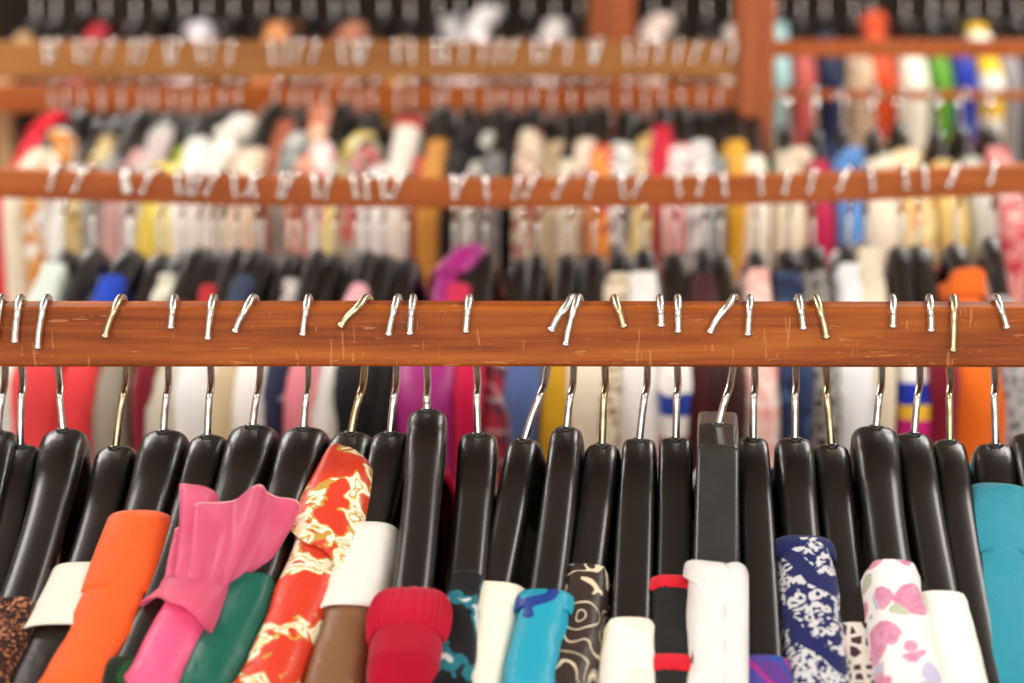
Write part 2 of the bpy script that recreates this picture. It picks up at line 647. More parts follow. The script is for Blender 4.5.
def sleeve_mesh(name, sh, mat, parent, rx, ry, length, seed, z_up=0.06, out=0.012, light=True):
    """sleeve hanging from the end of the shoulder that points at the viewer"""
    rnd = random.Random(seed)
    off = Vector((rnd.uniform(0, 50), rnd.uniform(0, 50), rnd.uniform(0, 50)))
    y, z = sh.ridge(1.0)
    verts, faces = [], []
    nr, seg = 16, 18
    for i in range(nr + 1):
        k = i / nr
        top = min(1, k * 4.5)
        top = math.sin(top * math.pi / 2)
        zz = z + z_up - (length + z_up) * (k ** 1.15)
        for j in range(seg):
            a = 2 * math.pi * j / seg
            x = rx * (0.62 + 0.38 * top) * math.cos(a) * (1 - 0.12 * k)
            yy = ry * (0.35 + 0.65 * top) * math.sin(a) * (1 - 0.1 * k)
            fold = noise.noise(Vector((math.cos(a) * 2.2, math.sin(a) * 2.2, k * 1.6)) + off) * 0.007 * min(1, k * 3)
            l = math.hypot(x, yy) or 1
            cy = y - out * top + 0.085 * (1 - top)
            verts.append(Vector((x + x / l * fold, cy + yy + yy / l * fold, zz)))
    for i in range(nr):
        for j in range(seg):
            a, b = i * seg + j, i * seg + (j + 1) % seg
            faces.append((a, a + seg, b + seg, b))
    faces.append(tuple(range(seg)))
    return link_mesh(name, verts, faces, mat, parent)

# ------------------------------------------------------------------ room
D1, RD = 1.35, 0.030
D2, D3, D4 = 2.20, 2.85, 3.70
M_WALL = plaster('cream_wall_plaster', (186, 166, 140))
M_PANEL = wood('dark_wall_panelling', (22, 15, 11), (30, 20, 14), (40, 27, 19), along='z', rough=.95, scratches=False, scale=.4)
M_CEIL = plaster('white_ceiling_plaster', (228, 224, 216))
m_floor, nt_, b_ = new_mat('worn_floor_tiles')
v_ = coords(nt_)
br = N(nt_, 'ShaderNodeTexBrick')
br.inputs['Scale'].default_value = 2.2
br.inputs['Color1'].default_value = lin((150, 128, 104))
br.inputs['Color2'].default_value = lin((140, 118, 96))
br.inputs['Mortar'].default_value = lin((96, 84, 72))
br.inputs['Mortar Size'].default_value = 0.012
br.offset = 0.0
br.inputs['Brick Width'].default_value = 1.0
br.inputs['Row Height'].default_value = 1.0
nt_.links.new(v_, br.inputs['Vector'])
nt_.links.new(br.outputs['Color'], b_.inputs['Base Color'])
b_.inputs['Roughness'].default_value = 0.5

def slab(name, lo, hi, mat):
    o = bevel_box(name, lo, hi, mat, None, 0)
    o['kind'] = 'structure'
    return o
RX0, RX1, RY0, RY1, RH = -4.0, 4.0, -3.2, 5.0, 3.0
slab('floor', (RX0, RY0, -0.1), (RX1, RY1, 0.0), m_floor)
slab('ceiling', (RX0, RY0, RH), (RX1, RY1, RH + 0.1), M_CEIL)
slab('wall_back', (RX0, RY1, 0.0), (RX1, RY1 + 0.1, RH), M_PANEL)
slab('wall_left', (RX0 - 0.1, RY0, 0.0), (RX0, RY1 + 0.1, RH), M_WALL)
slab('wall_right', (RX1, RY0, 0.0), (RX1 + 0.1, RY1 + 0.1, RH), M_WALL)
slab('baseboard_back', (RX0, RY1 - 0.015, 0.0), (RX1, RY1, 0.1), M_POST)

# ------------------------------------------------------------------ racks
def swept_rail(name, x0, x1, y0, y1, zb, zt, mat, parent, sag=0.0, xc=0.0, n=32, bev=0.0025, wob=0.0):
    """rectangular rail with eased edges; sag lifts it away from xc as sag*x^2"""
    prof = []
    for (cy, cz, a0) in ((y0 + bev, zb + bev, 180), (y1 - bev, zb + bev, 270), (y1 - bev, zt - bev, 0), (y0 + bev, zt - bev, 90)):
        for k in range(3):
            a = math.radians(a0 + 45 * k)
            prof.append((cy + bev * math.cos(a), cz + bev * math.sin(a)))
    verts, faces = [], []
    m = len(prof)
    for i in range(n + 1):
        x = x0 + (x1 - x0) * i / n
        dz = sag * (x - xc) ** 2 + wob * noise.noise(Vector((x * 3.0, 0.3, 0.7)))
        for (y, z) in prof:
            verts.append(Vector((x, y, z + dz)))
    for i in range(n):
        for k in range(m):
            a, b = i * m + k, i * m + (k + 1) % m
            faces.append((a, a + m, b + m, b))
    faces.append(tuple(range(m)))
    faces.append(tuple(n * m + k for k in range(m))[::-1])
    o = link_mesh(name, verts, faces, mat, parent, smooth=False)
    return o

# front rack
R1T = P(512, 306.5, D1).z
R1B = P(512, 367, D1).z
rack1 = empty('clothes_rack', (0, D1 + RD / 2, 0))
tag(rack1, 'varnished brown wooden clothes rack in front, scratched rail in sharp focus', 'clothes rack', 'wooden clothes racks')
def rel(o, root):
    for v in o.data.vertices:
        v.co -= Vector(root.location)
rel(swept_rail('rail', -0.86, 0.86, D1, D1 + RD, R1B, R1T, M_RAIL, rack1, wob=0.0012), rack1)
for sx in (-1, 1):
    rel(bevel_box('post', (sx * 0.83 - 0.03, D1 - 0.012, 0.0), (sx * 0.83 + 0.03, D1 + RD + 0.012, R1B), M_POST, rack1), rack1)
    rel(bevel_box('foot', (sx * 0.83 - 0.033, D1 - 0.25, 0.0), (sx * 0.83 + 0.033, D1 + 0.28, 0.05), M_POST, rack1), rack1)

# second rack, its rail bowed
XC2 = P(470, 190, D2).x
R2T = P(470, 179.5, D2).z
R2B = P(470, 208.5, D2).z
SAG2 = (P(1024, 165, D2).z - R2T) / (P(1024, 165, D2).x - XC2) ** 2
def z2(x):
    return SAG2 * (x - XC2) ** 2
rack2 = empty('clothes_rack', (0, D2 + RD / 2, 0))
tag(rack2, 'orange-brown wooden clothes rack second from the front, its rail bowed downward', 'clothes rack', 'wooden clothes racks')
rel(swept_rail('rail', -1.05, 1.05, D2, D2 + RD, R2B, R2T, M_RAIL2, rack2, sag=SAG2, xc=XC2), rack2)
for sx in (-1, 1):
    rel(bevel_box('post', (sx * 1.02 - 0.03, D2 - 0.012, 0.0), (sx * 1.02 + 0.03, D2 + RD + 0.012, R2B + z2(sx * 1.02)), M_POST, rack2), rack2)
    rel(bevel_box('foot', (sx * 1.02 - 0.033, D2 - 0.25, 0.0), (sx * 1.02 + 0.033, D2 + 0.28, 0.05), M_POST, rack2), rack2)

# third rack: heavy golden beam, square post, slim rails in the bay beyond the post
R3T, R3B = P(400, 42, D3).z, P(400, 78, D3).z
p0, p1 = P(737, 100, D3 - 0.01).x, P(774, 100, D3 - 0.01).x
rack3 = empty('clothes_rack', (0, D3 + 0.02, 0))
tag(rack3, 'wooden clothes rack third from the front with thick golden beam and square post', 'clothes rack', 'wooden clothes racks')
rel(swept_rail('rail', -1.35, p0, D3, D3 + 0.04, R3B, R3T, M_BEAM, rack3), rack3)
rel(bevel_box('post', (p0, D3 - 0.012, 0.0), (p1, D3 + 0.052, 1.92), M_POST, rack3, 0.004), rack3)
rel(bevel_box('post', (-1.41, D3 - 0.012, 0.0), (-1.35, D3 + 0.052, 1.92), M_POST, rack3, 0.004), rack3)
rel(bevel_box('post', (1.35, D3 - 0.012, 0.0), (1.41, D3 + 0.052, 1.92), M_POST, rack3, 0.004), rack3)
S3T, S3B = P(900, 91, D3).z, P(900, 100, D3).z
rel(swept_rail('slim_rail', p1, 1.35, D3 + 0.006, D3 + 0.034, S3B, S3T, M_RAIL2, rack3), rack3)
U3T, U3B = P(900, 40, D3).z, P(900, 57, D3).z
rel(swept_rail('upper_rail', p1, 1.35, D3 + 0.002, D3 + 0.038, U3B, U3T, M_RAIL2, rack3), rack3)

# rearmost rack: rail above, cross beam below, a post
R4T = P(512, -30, D4).z
R4B = P(512, -12, D4).z
rack4 = empty('clothes_rack', (0, D4 + 0.02, 0))
tag(rack4, 'rearmost tall wooden clothes rack with wide post and reddish cross beam', 'clothes rack', 'wooden clothes racks')
rel(swept_rail('rail', -1.7, 1.7, D4, D4 + 0.03, R4B, R4T, M_RAIL2, rack4), rack4)
q0, q1 = P(590, 60, D4 - 0.29).x, P(634, 60, D4 - 0.29).x
rel(bevel_box('post', (q0, D4 - 0.30, 0.0), (q1, D4 - 0.24, 2.1), M_POST, rack4, 0.004), rack4)
qe = P(738, 95, D4 - 0.27).x
rel(swept_rail('cross_beam', -1.6, qe, D4 - 0.285, D4 - 0.25, P(300, 112, D4 - .285).z, P(300, 84, D4 - .285).z, M_RAIL2, rack4), rack4)
for sx in (-1, 1):
    rel(bevel_box('post', (sx * 1.72 - 0.03, D4 - 0.3, 0.0), (sx * 1.72 + 0.03, D4 + 0.05, 2.1), M_POST, rack4, 0.004), rack4)

# ------------------------------------------------------------------ front row
YC = D1 + RD / 2
# crest x,y | stem x at rail underside | hook tip x,y | hook top x | arm x at y=640 | width at crest px, along arm px | style
ROW1 = [
    (-3, 432, 6, -4, 338, 1, -62, 40, 40, 'n'),        # 0
    (20, 446, 22, 15, 341, 20, -28, 40, 40, 'n'),       # 1
    (63, 430, 57, 38, 347, 46, 0, 48, 44, 'r'),        # 2
    (115, 447, 127, 106, 336, 120, 55, 42, 42, 'n'),    # 3
    (163, 431, 169, 171, 327, 174, 92, 49, 46, 'r'),    # 4
    (207, 436, 211, 208, 338, 213, 138, 40, 42, 'n'),   # 5
    (252, 426, 261, 236, 331, 252, 168, 52, 46, 'r'),   # 6
    (303, 428, 309, 303, 334, 308, 222, 50, 45, 'r'),   # 7
    (350, 433, 366, 342, 326, 365, 280, 47, 45, 'r'),   # 8
    (390, 433, 397, 389, 334, 397, 342, 42, 41, 'n'),   # 9
    (427, 410, 426, 410, 333, 413, 404, 43, 42, 'r'),   # 10
    (478, 434, 476, 466, 331, 469, 457, 43, 42, 'n'),   # 11
    (523, 440, 550, 552, 330, 571, 480, 35, 38, 'n'),   # 12
    (566, 428, 574, 566, 344, 578, 537, 35, 39, 'n'),   # 13
    (602, 445, 605, 623, 326, 615, 573, 38, 40, 'n'),   # 14
    (639, 440, 648, 661, 325, 660, 630, 36, 42, 'f'),   # 15
    (676, 439, 677, 678, 331, 678, 673, 37, 38, 'f'),   # 16
    (718, 424, 734, 711, 332, 733, 715, 44, 42, 'b'),   # 17
    (753, 439, 754, 748, 334, 750, 764, 34, 38, 'f'),   # 18
    (795, 439, 795, 803, 328, 799, 815, 42, 40, 'n'),   # 19
    (832, 445, 824, 826, 337, 816, 856, 39, 40, 'n'),   # 20
    (876, 427, 882, 893, 326, 893, 905, 50, 44, 'r'),   # 21
    (914, 434, 920, 931, 330, 930, 952, 40, 40, 'n'),   # 22
    (950, 441, 949, 953, 350, 954, 982, 36, 38, 'n'),   # 23
    (996, 445, 993, 1006, 327, 997, 1007, 46, 44, 'n'), # 24
    (1034, 434, 1030, 1043, 330, 1034, 1068, 48, 42, 'r'),  # 25
]
MMPX = D1 / F

H1 = []
def place(org, yaw, sh, y, z):
    x = sh.bx(y)
    return org + Vector((x * math.cos(yaw) - y * math.sin(yaw), x * math.sin(yaw) + y * math.cos(yaw), z))
for i, (cx, cy, sx, tx, ty, topx, ax, w0, w1, st) in enumerate(ROW1):
    org = P(cx, cy, YC)
    sh = Shape(w0=w0 * MMPX * .96, w1=w1 * MMPX * 0.90,
               drop=0.122 + random.uniform(-.005, .005),
               n={'n': 3.2, 'r': 2.7, 'f': 4.6, 'b': 7.0}[st], h0=0.030 if st == 'b' else 0.026,
               h1=0.020, boxy=(st == 'b'), bow=(-.030 if i <= 8 else -.010 if i <= 14 else 0.0 if i < 19 else .010))
    if st == 'b':
        sh.w0 = sh.w1 = w0 * MMPX * .97
    # yaw so that the arm runs through (ax, 640)
    def armx(yaw):
        best = None
        for k in range(20, 101):
            y, z = sh.ridge(k / 100)
            p = place(org, yaw, sh, y, z)
            q = proj(p)
            if best is None or abs(q[1] - 640) < best[0]:
                best = (abs(q[1] - 640), q[0])
        return best[1]
    lo, hi = -0.6, 0.6
    # rotating by yaw about z sends (0,y) to (-y sin, y cos); y<0 -> x grows with yaw
    for _ in range(30):
        mid = (lo + hi) / 2
        if armx(mid) < ax:
            lo = mid
        else:
            hi = mid
    yaw = (lo + hi) / 2
    root = empty('clothes_hanger', org, yaw)
    mat = M_BOXY if st == 'b' else M_BLACK
    hanger_body(sh, mat, root)
    # the wire
    R = Matrix.Rotation(-yaw, 3, 'Z')
    r = 0.0029
    yf, yb = D1 - r - 0.0006, D1 + RD + r + 0.0006
    def W(px, py, Y):
        return P(px, py, Y)
    tip = W(tx, ty - 1.5, yf)
    topm = W(topx, 300, YC)
    fx_ = tip.x + (W(topx, 305, yf).x - tip.x) * 0.72
    bx_ = topm.x + (topm.x - fx_) * 0.9
    under = W(sx, 366, yb)
    kx = cx + (sx - cx) * (cy - 396) / (cy - 366)
    kink_low = W(kx, 398, YC + 0.001)
    ku = cx + (sx - cx) * (cy - 384) / (cy - 366) + 1.2
    kink_up = W(ku, 384, YC + 0.010)
    zt = R1T
    pts = [org + Vector((0, 0, -0.004)), org.lerp(kink_low, .5), kink_low, kink_up,
           Vector((under.x, yb, R1B + 0.002)), Vector(((under.x + bx_) / 2, yb, (zt + R1B) / 2)),
           Vector((bx_, yb, zt - 0.006)),
           Vector(((bx_ * 2 + topm.x) / 3, yb - 0.004, zt + 0.0015)),
           Vector((topm.x, YC, zt + r + 0.0012)),
           Vector(((fx_ * 2 + topm.x) / 3, yf + 0.004, zt + 0.0015)),
           ] + [Vector((tip.x + (fx_ - tip.x) * (1 - q) ** 1.25, yf, zt + (tip.z - zt) * q)) for q in (.16, .42, .7, 1.0)]
    pts = [R @ (Vector(p) - org) for p in pts]
    hook_mesh(pts, M_BRASSY if i in (3, 8, 14, 20, 23) else M_STEEL, root, r)
    ferrule(root, mat, r)
    H1.append((root, sh, org, yaw))

def s_at(i, ypx):
    root, sh, org, yaw = H1[i]
    best = (1e9, 0)
    for k in range(2, 100):
        y, z = sh.ridge(k / 100)
        q = proj(place(org, yaw, sh, y, z + 0.0035))
        if abs(q[1] - ypx) < best[0]:
            best = (abs(q[1] - ypx), k / 100)
    return best[1]

def g1(i, name, label, cat):
    root, sh, org, yaw = H1[i]
    o = empty(name, org, yaw)
    tag(o, label, cat, 'garments on the front rail')
    return o, sh

BL = 0.014
def band(o, sh, s0, b, mat, name='neckband', u0=-0.004, u1=0.02, off=0.0008, flare=0.0, amp=0.0, nf=8, phi=2.3, slant=0.0):
    def fu(t, ph):
        return u0 + (u1 - u0) * t + slant * ph
    def fr(t, ph):
        edge = 0.0009 * math.sin(t * math.pi)
        return off + edge + flare * t * t + amp * t * math.sin(nf * ph + 1.0)
    return wrap(name, sh, mat, o, s0, b, fu, fr, phi=(-phi, phi))

# 2 brown glitter
o, sh = g1(2, 'blouse', 'brown glitter knit blouse beside the black dress with white neckband', 'blouse')
garment_body('bodice', sh, fabric('brown_glitter_knit', [(40, 18, 12), (92, 44, 30), (190, 130, 90)], 'speckle'), o, s_at(2, 596), .019, BL, .62, 2)
# 3 black dress, white rolled neckband
o, sh = g1(3, 'dress', 'black satin dress with a rolled white neckband', 'dress')
s = s_at(3, 606)
garment_body('bodice', sh, fabric('black_satin', [(34, 27, 23)], satin=True), o, s, .0225, BL, .8, 3, wr=.002)
band(o, sh, s, .0225, fabric('white_stretch_cotton', [(240, 236, 222)]), u0=-0.036, u1=0.018, off=.002, flare=.006)
# 4 orange
o, sh = g1(4, 'blouse', 'bright orange cotton blouse between the white-banded black dress and pink flounced blouse', 'blouse')
s = s_at(4, 512)
M_OR = fabric('orange_cotton', [(244, 98, 34)], rough=.6)
garment_body('bodice', sh, M_OR, o, s, .0265, .018, .7, 4, wr=.005)
band(o, sh, s, .0265, M_OR, 'collar_facing', u0=-.002, u1=.062, off=.0004, flare=.0008)
# 5 dark green, low
o, sh = g1(5, 'skirt', 'dark green garment low between the orange blouse and pink flounced blouse', 'skirt')
garment_body('drape', sh, fabric('dark_green_cloth', [(26, 74, 34), (12, 30, 16), (150, 40, 30)], 'blotch'), o, s_at(5, 655), .017, BL, .6, 5)
# 6 pink with flounce
o, sh = g1(6, 'blouse', 'hot pink satin blouse with an upright organza flounce', 'blouse')
s = s_at(6, 585)
M_PK = fabric('pink_satin', [(240, 92, 140)], satin=True)
garment_body('bodice', sh, M_PK, o, s, .0225, BL, .7, 6, wr=.002)
m_org, nt_, b_ = new_mat('pink_organza')
b_.inputs['Base Color'].default_value = lin((246, 104, 150))
nzf = noise_n(nt_, coords(nt_), 26, 2)
colr = ramp(nt_, [(0.3, lin((238, 88, 138))), (0.7, lin((252, 132, 168)))], nzf).outputs[0]
nt_.links.new(colr, b_.inputs['Base Color'])
b_.inputs['Roughness'].default_value = 0.4
b_.inputs['Sheen Weight'].default_value = 0.3
tr = N(nt_, 'ShaderNodeBsdfTranslucent')
tr.inputs[0].default_value = lin((250, 130, 165))
mx = N(nt_, 'ShaderNodeMixShader')
mx.inputs[0].default_value = 0.35
tp = N(nt_, 'ShaderNodeBsdfTransparent')
mx2 = N(nt_, 'ShaderNodeMixShader')
mx2.inputs[0].default_value = 0.18
outn = nt_.nodes['Material Output']
nt_.links.new(b_.outputs[0], mx.inputs[1])
nt_.links.new(tr.outputs[0], mx.inputs[2])
nt_.links.new(mx.outputs[0], mx2.inputs[1])
nt_.links.new(tp.outputs[0], mx2.inputs[2])
nt_.links.new(mx2.outputs[0], outn.inputs['Surface'])
def fl_u(t, ph):
    # lower edge towards the tip, gathered waist, then a tall fan up the arm
    if t < 0.3:
        return (0.022 + .016 * math.sin(ph)) * (1 - t / 0.3) - 0.005 * (t / 0.3) + .003 * math.sin(4 * ph)
    k = (t - 0.3) / 0.7
    return -0.005 - k * (0.052 + 0.012 * math.sin(ph * 1.6 + 0.4))
def fl_r(t, ph):
    if t < 0.3:
        k = 1 - t / 0.3
        return .003 + k * (.0055 + .003 * math.sin(4 * ph + .6))
    k = (t - 0.3) / 0.7
    side = 0.5 + 0.5 * math.sin(ph)
    return .003 + k ** 0.8 * (.001 + .028 * side * side) + k * .0050 * math.sin(9 * ph + 1.2 + 2 * k) + .0012 * math.sin(17 * ph + 6 * k)
fl = wrap('flounce', sh, m_org, o, s, .0225, fl_u, fl_r, phi=(-1.4, 2.1), nphi=80, nt=26)
fl['label'] = 'sheer gathered organza flounce'
edge = [wrap_point(sh, s, .0225, fl_u(1.0, ph), .0225 + fl_r(1.0, ph) + .0006, ph) for ph in [-1.4 + 3.5 * j / 90 for j in range(91)]]
v_, f_ = tube_data(edge, [.0011] * 91, 8)
link_mesh('flounce_edge_highlight', v_, f_, fabric('pale_pink_highlight', [(250, 168, 176)], satin=True), o)  # pale pink tube paints in the highlight along the fan's upper edge
# folded curl of the flounce at its upper end
wrap('flounce_curl', sh, m_org, o, s, .0225, lambda t, ph: -.004 - .074 * t + .006 * t * math.sin(ph + 1),
     lambda t, ph: -.0225 + .005 + .0085 * t ** 1.5, phi=(-3.1, 3.1), nphi=36, nt=12,
     fx=lambda t, ph: -.008 - .012 * t, fn=lambda t, ph: .021 + .004 * t)
# 7 green
o, sh = g1(7, 'blouse', 'dark teal green satin blouse behind the red gold-print robe', 'blouse')
garment_body('bodice', sh, fabric('green_satin', [(8, 96, 80)], satin=True), o, s_at(7, 572), .0225, BL, .7, 7, wr=.003)
# 8 red with gold print
o, sh = g1(8, 'robe', 'vermilion red robe with gold and cream blossom print', 'robe')
s = s_at(8, 535)
M_FL = fabric('red_gold_print', [(214, 60, 36), (250, 238, 214), (196, 152, 62), (240, 222, 168)], 'golden', satin=True, scale=1.15)
garment_body('bodice', sh, M_FL, o, s, .0245, .017, .8, 8, wr=.002)
def co_u(t, ph):
    top = -0.088 + 0.020 * max(0, ph + .2) + 0.05 * max(0, -ph - .35)
    bot = 0.012 + 0.022 * ph
    return bot + (top - bot) * t
def co_r(t, ph):
    return .0035 - .006 * t + .006 * t * max(0, math.sin(ph)) + .002 * math.sin(t * math.pi)
wrap('collar', sh, fabric('red_gold_collar', [(214, 60, 36), (250, 238, 214), (196, 152, 62), (240, 222, 168)], 'golden', satin=True, scale=.9, seed=3), o, s, .0245, co_u, co_r, phi=(-1.7, 1.8), nt=14)
# 9 brown satin, white top
o, sh = g1(9, 'dress', 'bronze brown satin dress with a plain white top edge', 'dress')
s = s_at(9, 592)
garment_body('bodice', sh, fabric('bronze_satin', [(134, 92, 62)], satin=True), o, s, .0225, BL, .8, 9, wr=.0015)
band(o, sh, s, .0225, fabric('white_cuff_cotton', [(244, 240, 232)]), u0=-.058, u1=.012, off=.001, flare=.003)
# 10 red knit, ribbed
o, sh = g1(10, 'sweater', 'crimson red knit sweater with a thick ribbed neckband', 'sweater')
s = s_at(10, 590)
M_RD = fabric('crimson_knit', [(184, 8, 46)], 'rib', rough=.95)
garment_body('bodice', sh, M_RD, o, s, .0255, .017, .62, 10, wr=.0012)
def rb_u(t, ph):
    return -0.004 + .031 * t
def rb_r(t, ph):
    return .0004 + .0034 * math.sin(min(1, t * 1.05) * math.pi) ** .5 + .0007 * math.sin(38 * ph)
wrap('ribbed_neckband', sh, fabric('crimson_rib', [(194, 10, 50)], 'rib', rough=.95), o, s, .0255, rb_u, rb_r, nphi=220, nt=12)
# 11 dark with teal
o, sh = g1(11, 'blouse', 'black blouse with teal brush streaks between the crimson sweater and cream top', 'blouse')
garment_body('bodice', sh, fabric('black_teal_streak', [(12, 12, 16), (12, 12, 18), (22, 108, 124), (200, 205, 205)], 'blotch', scale=1.6), o, s_at(11, 570), .0155, BL, .62, 11)
# 12 cream
o, sh = g1(12, 'top', 'plain cream jersey top between the crimson sweater and teal satin blouse', 'top')
M_CR = fabric('cream_jersey', [(252, 243, 224)])
s = s_at(12, 584)
garment_body('bodice', sh, M_CR, o, s, .026, BL, .66, 12, wr=.0015)
band(o, sh, s, .026, M_CR, 'neck_binding', u0=-.003, u1=.012, off=.0006)
# 13 teal
o, sh = g1(13, 'blouse', 'shiny teal blue satin blouse next to the cream top', 'blouse')
M_TE = fabric('teal_satin', [(28, 150, 178), (22, 60, 140), (30, 160, 188), (30, 160, 188)], 'blotch', satin=True, scale=.6)
s = s_at(13, 592)
garment_body('bodice', sh, M_TE, o, s, .021, BL, .66, 13, wr=.003)
band(o, sh, s, .021, M_TE, 'neck_binding', u0=-.003, u1=.010, off=.0008)
# 14 dark swirls
o, sh = g1(14, 'blouse', 'dark brown blouse with cream swirl outlines', 'blouse')
garment_body('bodice', sh, fabric('brown_swirl_print', [(52, 40, 36), (222, 206, 176), (166, 160, 146)], 'scroll', satin=True), o, s_at(14, 562), .021, BL, .66, 14)
# 15 pastel cream
o, sh = g1(15, 'top', 'pale cream top with faint pastel flowers', 'top')
garment_body('bodice', sh, fabric('faint_pastel_print', [(248, 242, 230), (246, 222, 210), (232, 228, 196), (250, 236, 230)], 'floral'), o, s_at(15, 617), .0225, BL, .62, 15, wr=.0015)
# 16 black red trim
o, sh = g1(16, 'dress', 'black jersey dress with red scalloped trim', 'dress')
s = s_at(16, 580)
garment_body('bodice', sh, fabric('black_jersey', [(26, 24, 24)]), o, s, .0185, BL, .7, 16, wr=.0015)
M_RT = fabric('red_trim_braid', [(214, 22, 44)])
band(o, sh, s, .0185, M_RT, 'neck_trim', u0=-.004, u1=.006, off=.0014, amp=.0012, nf=14)
band(o, sh, s_at(16, 660), .0185, M_RT, 'lower_trim', u0=-.006, u1=.006, off=.0012, amp=.0008, nf=14)
# 17 white crisp shirt
o, sh = g1(17, 'shirt', 'crisp white shirt on the boxy flat-topped hanger', 'shirt')
s = s_at(17, 566)
M_WS = fabric('crisp_white_cotton', [(238, 236, 234)], rough=.7)
garment_body('bodice', sh, M_WS, o, s, .0222, .016, .75, 17, wr=.003)
wrap('rolled_facing', sh, M_WS, o, s, .0222, lambda t, ph: -.003 + .012 * (ph - .5) ** 2 + .13 * t, lambda t, ph: .0006 + .0026 * math.sin((ph - .1) / 1.2 * math.pi) ** .5 if .1 < ph < 1.3 else .0004, phi=(.12, 1.28), nphi=16, nt=16)
wrap('folded_facing', sh, M_WS, o, s, .0222, lambda t, ph: -.003 + .004 * ph + (.022 + .010 * ph) * t, lambda t, ph: .0006 + .0008 * t, phi=(-1.6, .14), nphi=16, nt=6)
# 18 purple plaid
o, sh = g1(18, 'shirt', 'purple and magenta plaid shirt low on its hanger', 'shirt')
garment_body('bodice', sh, fabric('purple_plaid', [(94, 52, 138), (38, 74, 160), (206, 30, 120)], 'plaid', scale=1.1), o, s_at(18, 653), .024, BL, .62, 18)
# 19 navy batik
o, sh = g1(19, 'tunic', 'navy blue tunic with dense white ring print', 'tunic')
s = s_at(19, 538)
M_NV = fabric('navy_ring_print', [(24, 32, 88), (206, 206, 208)], 'batik')
garment_body('bodice', sh, M_NV, o, s, .0245, BL, .7, 19, wr=.003)
band(o, sh, s, .0245, fabric('navy_binding', [(24, 34, 92)]), 'neck_binding', u0=-.003, u1=.010, off=-.0002)
# 20 lace
o, sh = g1(20, 'blouse', 'white openwork lace blouse beside the navy ring-print tunic', 'blouse')
garment_body('bodice', sh, fabric('open_lace', [(222, 216, 204), (64, 40, 44)], 'lace', scale=1.6), o, s_at(20, 622), .018, BL, .62, 20)
# 21 white with pink flowers
o, sh = g1(21, 'blouse', 'white blouse with magenta and lilac painted flowers', 'blouse')
garment_body('bodice', sh, fabric('magenta_flower_print', [(244, 240, 236), (206, 70, 142), (178, 170, 214), (168, 176, 140)], 'floral', scale=1.75, seed=2, bloom=.20), o, s_at(21, 560), .023, BL, .66, 21, wr=.0025)
# 22 white
o, sh = g1(22, 'top', 'plain white jersey top beside the flower-print blouse', 'top')
M_WH = fabric('plain_white_jersey', [(250, 247, 242)])
garment_body('bodice', sh, M_WH, o, s_at(22, 590), .023, BL, .66, 22, wr=.0015)
# 24 turquoise
o, sh = g1(24, 'blouse', 'turquoise gathered cotton blouse at the end of the front rail', 'blouse')
s = s_at(24, 483)
M_TQ = fabric('turquoise_cotton', [(44, 148, 170)], rough=.7)
garment_body('bodice', sh, M_TQ, o, s, .0265, .02, .7, 24, wr=.006)
band(o, sh, s, .0255, M_TQ, 'yoke', u0=-.002, u1=.06, off=.0004, flare=.0012, amp=.0004)

HL1 = [
    'black hanger cut off by the picture edge next to the bare hanger',
    'bare black hanger second along the front rail before the brown glitter blouse',
    'broad black hanger holding the brown glitter knit blouse',
    'black hanger holding the black dress with rolled white neckband',
    'broad black hanger holding the bright orange blouse',
    'black hanger between the orange blouse and the pink flounced blouse',
    'broad black hanger holding the hot pink blouse with flounce',
    'broad black hanger holding the dark teal green satin blouse',
    'black hanger holding the vermilion robe with gold print',
    'black hanger holding the bronze satin dress with white top',
    'tall thick black hanger holding the crimson ribbed sweater',
    'black hanger holding the black blouse with teal streaks',
    'tilted-hook black hanger holding the plain cream jersey top',
    'black hanger holding the shiny teal satin blouse',
    'black hanger holding the dark brown blouse with cream swirls',
    'flat-faced black hanger holding the pale pastel flower top',
    'flat-faced black hanger holding the black dress with red trim',
    'boxy black hanger with a flat rectangular top plate',
    'narrow black hanger holding the purple plaid shirt',
    'black hanger holding the navy ring-print tunic',
    'black hanger with leaning hook holding the white lace blouse',
    'broad rounded black hanger holding the magenta flower-print blouse',
    'black hanger holding the plain white jersey top',
    'bare black hanger between the white jersey top and turquoise blouse',
    'black hanger holding the turquoise gathered blouse',
    'black hanger past the turquoise blouse at the end of the front rail',
]
for (root, *_), lab in zip(H1, HL1):
    tag(root, lab, 'clothes hanger', 'black hangers on the front rail')

# ------------------------------------------------------------------ further rows
def make_proto(shape, rail_top, rail_bot, depth, crest_z, tip_drop, yawhook=0.0, r=0.0029, lean=0.0):
    """hanger whose local origin is the crest; rail centre lies over it"""
    root = empty('clothes_hanger', (0, 0, 0))
    hanger_body(shape, M_BLACK, root)
    zt, zb = rail_top - crest_z, rail_bot - crest_z
    yf, yb = -depth / 2 - r - .0006, depth / 2 + r + .0006
    c = yawhook
    hk = [(0, 0, -.004), (0, 0, zb * .45), (0, .001, zb - .022 if zb > .03 else zb * .6), (c * .3, depth * .3, zb - .010), (c * .5, yb, zb),
          (c * .8, yb, (zt + zb) / 2), (c, yb, zt - .006), (c * .6, yb - .004, zt + .0015), (0, 0, zt + r + .0012),
          (-c * .6, yf + .004, zt + .0015), (-c, yf, zt - .006), (-c * 1.4, yf, zt - tip_drop * .6), (-c * 1.9 + lean, yf, zt - tip_drop)]
    hook_mesh([Vector(p) for p in hk], M_STEEL_SHINY, root, r, n=4, seg=8)
    return root

class Row:
    pass

